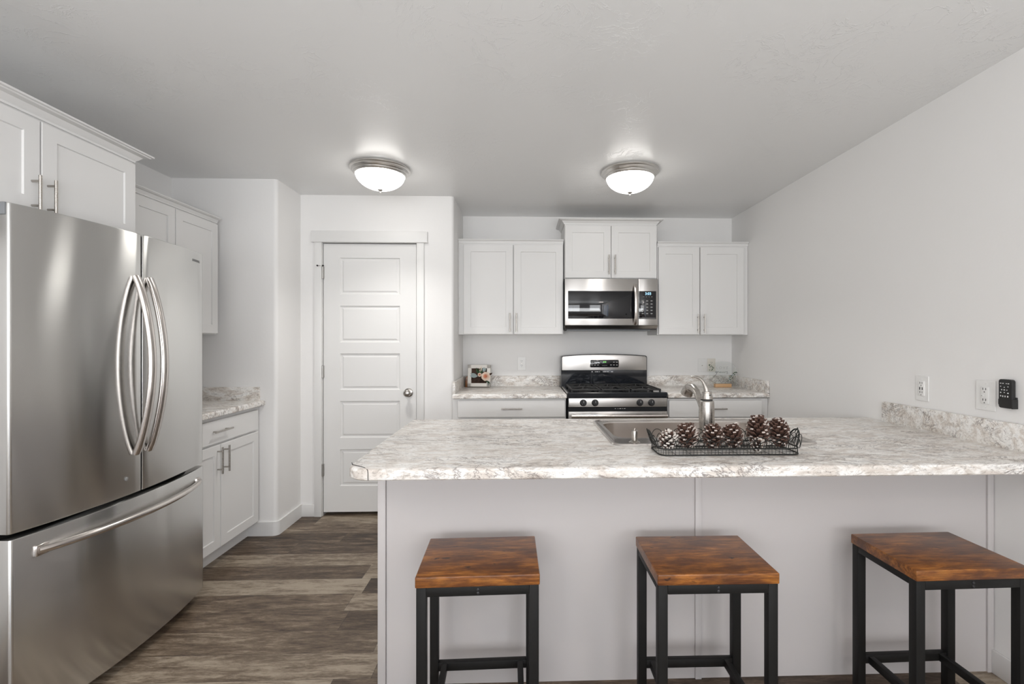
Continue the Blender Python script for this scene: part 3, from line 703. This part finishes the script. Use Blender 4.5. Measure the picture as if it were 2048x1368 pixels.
# ------------------------------------------------------------------ ceiling lamps
L1X, L2X, LY = -.910, .703, 3.080
def lamp(label, x, y):
    root = thing('ceiling_lamp', label, 'ceiling lamp', (x, y, CZ), group='flush ceiling lamps')
    b = B(); b.lathe([(.180, 0), (.187, -.004), (.188, -.013), (.184, -.018), (.178, -.020), (.174, -.027), (.168, -.036), (.165, -.037), (.163, -.042), (.158, -.048), (.154, -.050), (.151, -.047), (.151, -.03), (.10, -.02)], 'nickel_lamp', (x, y, CZ), 48, cap=False); b.build('ring', root, True, smooth=40)
    b = B(); pr = [(.1515, -.047)]
    for i in range(1, 13): a = math.radians(90*i/12); pr.append((.1515*math.cos(a)**1.05 if i < 12 else 0, -.047-.093*math.sin(a)**1.08))
    b.lathe(pr, 'lamp_glass', (x, y, CZ), 48, cap=False); b.build('glass_bowl', root, True, smooth=60)
    b = B(); b.lathe([(0, .004), (.018, .003), (.018, 0), (.010, -.008), (.004, -.011), (.006, -.016), (.004, -.021), (0, -.022)], 'nickel_lamp', (x, y, CZ-.139), 16); b.build('finial', root, True, smooth=50)
    d = bpy.data.lights.new('lamp_light', 'SPOT'); d.energy = 27; d.spot_size = math.radians(128); d.spot_blend = 1.0; d.shadow_soft_size = .03; d.color = (1, .975, .94)
    o = bpy.data.objects.new('lamp_light', d); COL.objects.link(o); o.parent = root; o.location = (0, 0, -.20)   # the bulbs' light leaving the bowl downwards
lamp('lit flush dome ceiling lamp with nickel ring in front of the pantry door', L1X, LY)
lamp('lit flush dome ceiling lamp with nickel ring in front of the microwave cabinet', L2X, LY)

# ------------------------------------------------------------------ bar stools
def make_stool(label, x, y, rot):
    root = thing('bar_stool', label, 'bar stool', (x, y, 0), rot, 'backless bar stools at the peninsula')
    W, D, H = .382, .290, .610
    b = B(); b.box(-W/2, W/2, -D/2, D/2, H-.034, H, 'stool_wood', .0035, 3); b.build('seat', root)
    t_ = .030; m = 'black_metal'; zt_ = H-.0345
    for sx in (-1, 1):
        for sy in (-1, 1):
            b = B(); cx = sx*(W/2-.003-t_/2); cy = sy*(D/2-.004-t_/2)
            b.box(cx-t_/2, cx+t_/2, cy-t_/2, cy+t_/2, .004, zt_, m, .0018); b.box(cx-.012, cx+.012, cy-.012, cy+.012, 0, .005, 'rubber_black'); b.build('leg', root)
    xi = W/2-.003-t_; yi = D/2-.004-t_
    b = B()
    for sy in (-1, 1): cy = sy*(D/2-.004-t_/2); b.box(-xi, xi, cy-t_/2, cy+t_/2, zt_-.029, zt_, m, .0018)
    for sx in (-1, 1): cx = sx*(W/2-.003-t_/2); b.box(cx-t_/2, cx+t_/2, -yi, yi, zt_-.022, zt_, m, .0018)
    fr = b.build('seat_frame', root)
    for k in (-.009, -.020):
        b = B(); b.lathe([(.005, 0), (.0045, .002), (.002, .003), (0, .0025)], 'black_plastic', (0, -(D/2-.004), zt_+k), 12, 'Y'); b.build('bolt', fr)
    for sy in (-1, 1):
        b = B(); cy = sy*(D/2-.004-t_/2); b.box(-xi, xi, cy-.011, cy+.011, .142, .172, m, .0018); b.build('stretcher', root)
    for sx in (-1, 1):
        b = B(); cx = sx*(xi-.022); b.box(cx-.010, cx+.010, -yi-.003, yi+.003, .143, .171, m, .0018); b.build('stretcher', root)
    return root
def dup(src, label, x, y, rot):
    r_ = src.copy(); COL.objects.link(r_); r_['label'] = label; r_.location = (x, y, 0); r_.rotation_euler = (0, 0, rot)
    def rec(a, p):
        for ch in [o for o in src_all if o.parent == a]:
            c = ch.copy(); COL.objects.link(c); c.parent = p; rec(ch, c)
    rec(src, r_); return r_
s0 = make_stool('wood-topped black metal bar stool on the left, below the bar nearest the counter end', -.140, 1.608, math.radians(1.6))
src_all = list(COL.objects)
dup(s0, 'wood-topped black metal bar stool in the middle, in front of the panel batten', .609, 1.595, math.radians(-.2))
dup(s0, 'wood-topped black metal bar stool on the right, beside the right wall', 1.423, 1.598, math.radians(1.2))

# ------------------------------------------------------------------ outlets, switches, remote
def plate(label, name, cat, loc, rot, style, W=.073, H=.118, mat='plastic_white', group=None):
    root = thing(name, label, cat, loc, rot, group)
    b = B(); b.box(-W/2, W/2, -.005, 0, -H/2, H/2, mat, .0018)
    for s_ in (-1, 1): b.lathe([(.003, 0), (.0025, .001), (0, .0012)], 'nickel' if style == 'duplex' else mat, (0, -.005, s_*(H/2-.013) if style != 'duplex' else s_*.0001), 8, 'Y')
    b.build('cover_plate', root, smooth=20)
    b = B()
    if style == 'duplex':
        for s_ in (-1, 1):
            b.lathe([(.0165, 0), (.0165, .003), (0, .003)], mat, (0, -.005, s_*.020), 20, 'Y')
            for dx in (-.006, .006): b.box(dx-.001, dx+.001, -.0086, -.0078, s_*.020, s_*.020+.009, 'slot_dark')
            b.lathe([(.002, 0), (.002, .0006), (0, .0006)], 'slot_dark', (0, -.008, s_*.020-.007), 8, 'Y')
        b.build('socket', root)
    elif style in ('decora', 'usb'):
        b.box(-.0165, .0165, -.009, -.004, -.034, .034, mat, .001)
        for s_ in (-1, 1):
            zc = s_*.022
            for dx in (-.006, .006): b.box(dx-.0012, dx+.0012, -.0096, -.0088, zc, zc+.009, 'slot_dark')
            b.lathe([(.0022, 0), (.0022, .0007), (0, .0007)], 'slot_dark', (0, -.009, zc-.008), 8, 'Y')
        if style == 'usb':
            for dx in (-.007, .007): b.box(dx-.0028, dx+.0028, -.0096, -.0088, -.007, .006, 'slot_dark')
        else:
            b.box(-.012, -.004, -.0100, -.0088, -.004, .004, mat); b.box(-.0118, -.009, -.0104, -.0098, -.003, -.001, 'slot_dark')
        b.build('socket', root)
    else:
        b.lathe([(.0035, 0), (.0035, .006), (0, .006)], 'nickel_dark', (0, -.005, -.002), 10, 'Y'); b.build('jack', root)
    return root
plate('white duplex wall outlet on the back wall left of the range', 'wall_outlet', 'outlet', (-.004, BY-.0005, 1.130), 0, 'duplex')
plate('white wall plate with a single round jack right of the range', 'wall_plate', 'wall plate', (1.622, BY-.0005, 1.112), 0, 'jack')
plate('cream duplex wall outlet partly behind the clear arch sign', 'wall_outlet', 'outlet', (1.708, BY-.0005, 1.114), 0, 'duplex', mat='plastic_cream')
plate('white outlet with USB ports on the right wall, farther from the remote control', 'wall_outlet', 'outlet', (RX-.0005, 2.187, 1.107), -R90, 'usb')
plate('large white outlet on the right wall beside the black remote control', 'wall_outlet', 'outlet', (RX-.0005, 1.879, 1.109), -R90, 'decora', W=.082, H=.122)
root = thing('remote_control', 'small black remote control in a wall holder at the right edge', 'remote control', (RX-.0005, 1.782, 1.126), -R90)
MR = Matrix(((1, 0, 0, 0), (0, 0, -1, 0), (0, 1, 0, 0), (0, 0, 0, 1)))
b = B(); b.prism(rrect(-.027, .024, -.056, .056, .009), .006, .022, 'remote_black', .002, mat=MR); b.build('remote_body', root)
b = B(); b.box(-.030, .027, -.007, 0, -.050, -.012, 'remote_black', .002); b.box(-.0305, -.0265, -.020, 0, -.044, -.022, 'remote_black', .001); b.box(.0235, .0275, -.024, 0, -.056, -.020, 'remote_black', .001); b.build('wall_holder', root)
b = B()
for x, z, w_, h_ in ((-.018, .040, .005, .003), (-.009, .040, .004, .003), (.004, .040, .005, .002), (.012, .040, .005, .003), (-.018, .028, .003, .003), (.010, .028, .003, .003), (-.004, .025, .003, .003), (-.014, .015, .003, .004), (-.004, .015, .005, .004), (.006, .015, .003, .003), (-.004, .005, .003, .003), (-.018, .004, .004, .004), (.010, .003, .005, .004), (-.018, -.009, .003, .005), (-.010, -.010, .003, .006), (-.001, -.010, .003, .006), (.009, -.010, .004, .006)):
    b.box(x-w_/2, x+w_/2, -.0228, -.0215, z-h_/2, z+h_/2, 'print_white')
b.build('button', root)

# ------------------------------------------------------------------ framed flower decoration, wooden block, arch sign
M = Matrix.Translation((-.372, 4.110, .9365)) @ Matrix.Rotation(math.radians(-6), 4, 'Z') @ Matrix.Rotation(math.radians(-8), 4, 'X')
root = thing('framed_flower_decoration', 'white box frame filled with brown bark, a peach rose and leaves', 'decoration', (-.372, 4.12, .9335))
W_, H_ = .196, .188
b = B()
b.box(-W_/2, -W_/2+.030, -.018, .018, 0, H_, 'paint_white_chipped', .002, mat=M); b.box(W_/2-.030, W_/2, -.018, .018, 0, H_, 'paint_white_chipped', .002, mat=M)
b.box(-W_/2, W_/2, -.018, .018, 0, .030, 'paint_white_chipped', .002, mat=M); b.box(-W_/2, W_/2, -.018, .018, H_-.030, H_, 'paint_white_chipped', .002, mat=M); b.build('frame', root, True)
b = B(); b.box(-W_/2+.028, W_/2-.028, .004, .016, .028, H_-.028, 'moss_brown', mat=M)
rnd = random.Random(5)
for k in range(60):
    x = rnd.uniform(-.065, .065); z = rnd.uniform(.032, .10); a = rnd.uniform(0, 6.28); rr_ = rnd.uniform(.006, .014)
    b.tube([(x+rr_*math.cos(a+q), -.002+rnd.uniform(-.006, .003), z+rr_*.7*math.sin(a+q)) for q in (0, .9, 1.8, 2.7)], .0022, rnd.choice(['cone_brown', 'moss_brown', 'cone_dark']), 5, mat=M)
b.build('bark_filling', root, True)
def leaf(b, x, y, z, L, Wd, ang, m, tilt=0):
    v = []; n = 6
    for i in range(n+1):
        t_ = i/n; wv = Wd*math.sin(math.pi*min(.98, t_+.02))**.8; v += [(-wv/2, -.004*math.sin(math.pi*t_), L*t_), (0, .002, L*t_), (wv/2, -.004*math.sin(math.pi*t_), L*t_)]
    f = []
    for i in range(n): q = 3*i; f += [(q, q+1, q+4, q+3), (q+1, q+2, q+5, q+4)]
    b.raw(v, f, m, mat=M @ Matrix.Translation((x, y, z)) @ Matrix.Rotation(ang, 4, 'Y') @ Matrix.Rotation(tilt, 4, 'X'))
def rose(name, x, y, z, R0, parent):
    b = B()
    for k, (n_, rr_, dy) in enumerate(((7, 1.0, 0), (6, .78, -.006), (5, .55, -.011), (4, .34, -.015))):
        for i in range(n_):
            a = 2*math.pi*i/n_+k*.5; r0 = R0*rr_; v = []; m_ = ['petal_light', 'petal_light', 'petal', 'petal_core'][k]
            for u in range(4):
                for s_ in range(5):
                    tt = u/3; sa = a+(s_-2)*.30*(.6+.6*tt); rad = r0*(.25+.75*tt)*(1-.06*abs(s_-2)*tt); v.append((rad*math.cos(sa), dy*R0/.036-.010*tt*(1+k*.3)*(R0/.036), rad*math.sin(sa)))
            f = [(u*5+s_, u*5+s_+1, u*5+s_+6, u*5+s_+5) for u in range(3) for s_ in range(4)]
            b.raw(v, f, m_, mat=M @ Matrix.Translation((x, y, z)))
    b.lathe([(0, .0), (R0*.16, .002), (0, .012)], 'petal_core', (0, -.014*R0/.036, 0), 8, 'Y', mat=M @ Matrix.Translation((x, y, z)))
    return b.build(name, parent, True, smooth=60)
b = B()
leaf(b, -.012, -.018, .088, .075, .040, -1.35, 'leaf_grey'); leaf(b, .035, -.018, .128, .045, .034, .5, 'leaf_grey')
leaf(b, -.005, -.02, .110, .055, .018, -.35, 'leaf_green'); leaf(b, .000, -.02, .112, .050, .016, .25, 'leaf_green'); leaf(b, .004, -.02, .105, .045, .016, .75, 'leaf_green'); leaf(b, .01, -.018, .12, .060, .022, .1, 'petal_light')
leaf(b, .085, -.02, .095, .040, .018, .9, 'moss_brown'); leaf(b, .06, -.02, .055, .05, .012, 2.2, 'leaf_green'); leaf(b, .07, -.02, .055, .05, .008, 2.7, 'leaf_grey'); leaf(b, .05, -.02, .05, .05, .010, 1.8, 'leaf_green')
b.build('leaves', root, True, smooth=60)
rose('rose', .062, -.020, .088, .040, root); rose('rose_bud', .008, -.020, .102, .018, root)
root = thing('wooden_block', 'small dark brown arched wooden block left of the white flower frame', 'decoration', (-.470, 4.15, .9325))
b = B(); P = [(-.024, 0), (.024, 0)]+[(.024*math.cos(a), .070+.024*math.sin(a)) for a in [math.radians(q) for q in range(0, 181, 20)]]
b.prism(P, -.012, .012, 'stool_wood', .002, mat=Matrix.Translation((-.470, 4.150, .9325)) @ Matrix.Rotation(math.radians(14), 4, 'Z') @ MX); b.build('arched_block', root, True)

root = thing('acrylic_sign', 'clear arched acrylic sign with leafy lettering on a small pale wood base', 'sign', (1.735, 4.05, .932))
b = B(); b.box(1.660, 1.802, 4.030, 4.068, .9325, .962, 'pale_wood', .002); b.build('wood_base', root, True)
P = [(1.612, .962), (1.612, 1.07)]+[(1.733-.121*math.cos(math.radians(q)), 1.07+.085*math.sin(math.radians(q))) for q in range(15, 166, 15)]+[(1.854, 1.07), (1.854, .962)]
b = B(); b.prism([(x, z) for x, z in P][::-1], -4.051, -4.047, 'clear_acrylic', mat=MX); b.box(1.665, 1.797, 4.0472, 4.0508, .950, .963, 'clear_acrylic'); ac = b.build('clear_panel', root, True, smooth=0)
text_mesh('L O V E', .032, 'light_ink', ac, 'lettering', (1.725, 4.0462, 1.098), FACE_CAM)
b = B(); y = 4.0462
def pl(pts, r_=.0012, m_='script_ink'): b.tube([(x, y, z) for x, z in pts], r_, m_, 5)
ox, oz = 1.665, 1.056
pl([(ox+.016, oz+.012), (ox+.006, oz+.014), (ox, oz+.006), (ox+.004, oz), (ox+.014, oz+.004), (ox+.017, oz+.012), (ox+.012, oz-.008), (ox-.002, oz-.022), (ox-.014, oz-.034), (ox-.02, oz-.030)], .0015)
pl([(ox+.017, oz+.004), (ox+.027, oz+.012), (ox+.031, oz+.010), (ox+.033, oz+.001), (ox+.042, oz+.006), (ox+.048, oz+.012), (ox+.043, oz+.006), (ox+.045, oz), (ox+.054, oz+.003), (ox+.060, oz+.010), (ox+.062, oz+.001), (ox+.070, oz+.004), (ox+.076, oz+.010), (ox+.078, oz+.001), (ox+.088, oz+.008), (ox+.098, oz+.010), (ox+.108, oz+.012), (ox+.104, oz+.004), (ox+.110, oz-.004), (ox+.098, oz-.006)])
b.build('script_lettering', ac, True)
def sleaf(b, x, z, L, a, m_='leaf_green'):
    n_ = Vector((-math.sin(a), math.cos(a))); d_ = Vector((math.cos(a), math.sin(a))); w_ = L*.28; p = Vector((x, z))
    q = [p, p+d_*L*.5+n_*w_, p+d_*L, p+d_*L*.5-n_*w_]; b.prism([tuple(v) for v in q], -4.0468, -4.0460, m_, mat=MX)
b = B(); rnd = random.Random(8)
for t_ in range(12):
    q = t_/11; x = 1.613+.022*math.sin(q*5)+.03*q; z = 1.075+.052*q; b.prism([(x-.001, z-.002), (x+.001, z-.002), (x+.001, z+.002), (x-.001, z+.002)], -4.0466, -4.0462, 'script_ink', mat=MX)
    sleaf(b, x, z, .013, rnd.uniform(0, 6.28)); 
b.build('leaf_print', ac, True, smooth=0)
b = B()
for t_ in range(16):
    q = t_/15; x = 1.775+.075*q+rnd.uniform(-.008, .008); z = .985+.075*q+rnd.uniform(-.01, .01); sleaf(b, x, z, .016, rnd.uniform(-.5, 2.6), rnd.choice(['leaf_green', 'leaf_grey']))
b.build('leaf_print', ac, True, smooth=0)

# ------------------------------------------------------------------ wire tray with pinecones
TX0, TX1, TY0, TY1, TZ = .499, 1.018, 1.700, 1.842, .9145
root = thing('wire_tray', 'long black wire tray with scrolled edge and end handles, holding pinecones', 'basket', ((TX0+TX1)/2, (TY0+TY1)/2, TZ))
b = B()
for z in (TZ+.003, TZ+.025): b.tube([(x, yv, z) for x, yv in rrect(TX0, TX1, TY0, TY1, .03, 5)], .0027, 'wire_iron', 6, closed=True)
b.build('base_hoop', root, True)
b = B(); P = rrect(TX0, TX1, TY0, TY1, .03, 5); per = []
for i in range(len(P)):
    a, c = Vector(P[i]), Vector(P[(i+1) % len(P)]); L = (c-a).length; n_ = max(1, int(L/.013))
    for k in range(n_): per.append(a+(c-a)*k/n_)
for k, p in enumerate(per): b.tube([(p.x, p.y, TZ+.003), (p.x+.001*(k % 3-1), p.y, TZ+.025)], .0008, 'wire_iron', 4)
b.build('lattice', root, True, smooth=0)
b = B()
for k in range(1, 4): yv = TY0+(TY1-TY0)*k/4; b.tube([(TX0, yv, TZ+.004), (TX1, yv, TZ+.004)], .0007, 'wire_iron', 5)
for k in range(1, 9): xv = TX0+(TX1-TX0)*k/9; b.tube([(xv, TY0, TZ+.004), (xv, TY1, TZ+.004)], .0007, 'wire_iron', 5)
b.build('floor_grid', root, True, smooth=0)
b = B()
def scroll(a, c, out, n_):
    a, c = Vector(a), Vector(c); d_ = (c-a)/n_; o_ = Vector(out)
    for k in range(n_):
        for off, hh in ((0, .044), (.5, .030)):
            if k == n_-1 and off: continue
            pts = []
            for i in range(13):
                u = math.pi*i/12; q = a+d_*(k+off+.5-.62*math.cos(u)); hz = math.sin(u)**.85
                pts.append((q.x+o_.x*hz*.016, q.y+o_.y*hz*.016, TZ+.026+hh*hz))
            b.tube(pts, .0014, 'wire_iron', 5)
scroll((TX0+.012, TY0), (TX1-.012, TY0), (0, -1), 12); scroll((TX0+.012, TY1), (TX1-.012, TY1), (0, 1), 12)
scroll((TX0, TY0+.015), (TX0, TY1-.015), (-1, 0), 3); scroll((TX1, TY0+.015), (TX1, TY1-.015), (1, 0), 3)
b.build('scroll_edge', root, True)
for s_, x in ((-1, TX0), (1, TX1)):
    b = B(); ym = (TY0+TY1)/2; pts = []
    for i in range(17):
        u = math.pi*i/16; hz = math.sin(u)**.7; pts.append((x+s_*.024*hz, ym-.034*math.cos(u), TZ+.022+.060*hz))
    b.tube(pts, .0028, 'wire_iron', 8)
    b.tube([(x+s_*.010, ym-.012, TZ+.05), (x+s_*.026, ym-.006, TZ+.078), (x+s_*.030, ym+.004, TZ+.086), (x+s_*.024, ym+.012, TZ+.07)], .002, 'wire_iron', 6)
    b.build('handle', root, True)

def cone_mesh(name, R, H, n, frost, seed, openness=1.0):
    rnd = random.Random(seed); b = bmesh.new(); mats = ['cone_brown', 'cone_dark', 'snow' if frost > .9 else 'frost', 'cone_tan']
    core = []
    for i in range(7):
        t_ = i/6; rr_ = R*.42*math.sin(math.pi*(.12+.80*t_)); core.append([b.verts.new((rr_*math.cos(k*math.pi/4), rr_*math.sin(k*math.pi/4), H*.02+H*.92*t_)) for k in range(8)])
    for a, q in zip(core, core[1:]):
        for k in range(8): f = b.faces.new((a[k], a[(k+1) % 8], q[(k+1) % 8], q[k])); f.material_index = 1
    f = b.faces.new(core[0]); f.material_index = 1; f = b.faces.new(core[-1]); f.material_index = 1
    for i in range(n):
        t_ = (i+.5)/n; th = i*2.39996+rnd.uniform(-.1, .1); z = H*(.04+.86*t_)
        reach = R*(math.sin(math.pi*(.16+.76*t_))**.75)*(1.0+rnd.uniform(-.06, .06))
        elev = math.radians(-6+openness*(22+48*t_)+rnd.uniform(-6, 6)); w_ = R*.46*(1-.35*t_); th_ = R*.065
        inner = reach*.20; L = (reach-inner)/max(.45, math.cos(elev))*.95
        d_ = Vector((math.cos(elev), 0, math.sin(elev))); up_ = Vector((-math.sin(elev), 0, math.cos(elev)))
        o_ = Vector((inner, 0, z-L*math.sin(elev)*.35))
        def pt(u, s_, h_): return o_+d_*L*u+Vector((0, s_*w_/2, 0))+up_*h_
        vs = [pt(0, -.45, 0), pt(0, .45, 0), pt(.66, -1, 0), pt(.66, 1, 0), pt(1.0, -.72, -th_*.5), pt(1.0, .72, -th_*.5),
              pt(0, -.45, th_), pt(0, .45, th_), pt(.66, -1, th_), pt(.66, 1, th_), pt(1.0, -.72, th_*1.7), pt(1.0, .72, th_*1.7)]
        M_ = Matrix.Rotation(th, 3, 'Z'); V = [b.verts.new(M_ @ v) for v in vs]
        fr = rnd.random() < frost
        for q, mi in (((0, 1, 3, 2), 1), ((2, 3, 5, 4), 2 if frost > .9 and fr else 0), ((6, 8, 9, 7), 3), ((8, 10, 11, 9), 2 if fr and (frost > .9 or rnd.random() < .6) else 0), ((4, 5, 11, 10), 2 if fr else 0), ((0, 2, 8, 6), 0), ((1, 7, 9, 3), 0), ((2, 4, 10, 8), 2 if fr and frost > .6 else 0), ((3, 9, 11, 5), 0)):
            f = b.faces.new([V[k] for k in q]); f.material_index = mi
    bmesh.ops.recalc_face_normals(b, faces=b.faces[:])
    me = bpy.data.meshes.new(name); b.to_mesh(me); b.free()
    for m_ in mats: me.materials.append(MATS[m_])
    return me
cones = [
 ('snow-tipped pale pinecone at the left end of the tray', .545, 1.775, .040, .066, 70, .97, 1, (.15, -.1), 0),
 ('frost-tipped dark pinecone, second from the left end of the tray', .630, 1.780, .047, .085, 95, .65, 2, (.1, .12), .002),
 ('brown pinecone, third from the left, in front of the faucet', .720, 1.778, .044, .086, 95, .45, 3, (-.1, .1), .002),
 ('reddish brown pinecone in the middle of the tray, right of the faucet', .808, 1.782, .044, .082, 95, .45, 4, (.12, -.12), .002),
 ('small snow-covered pinecone lying low in front of the tall pinecones', .863, 1.742, .027, .050, 55, .98, 5, (.5, .2), 0),
 ('tallest grey-tipped pinecone, second from the right end of the tray', .905, 1.792, .047, .118, 120, .60, 6, (-.05, -.05), .002),
 ('tall rust-brown pinecone at the right end of the tray', .989, 1.781, .042, .110, 115, .45, 7, (.05, .14), .002)]
for lab, x, y, R_c, H_c, n_, fr, sd, tilt, dz_ in cones:
    me = cone_mesh('pinecone', R_c*.94, H_c, int(n_*.75), fr, sd)
    o = bpy.data.objects.new('pinecone', me); COL.objects.link(o); o.location = (x, y, TZ+.008+dz_); o.rotation_euler = (tilt[0], tilt[1], sd*1.3)
    o['label'] = lab; o['category'] = 'pinecone'; o['group'] = 'pinecones in the wire tray'
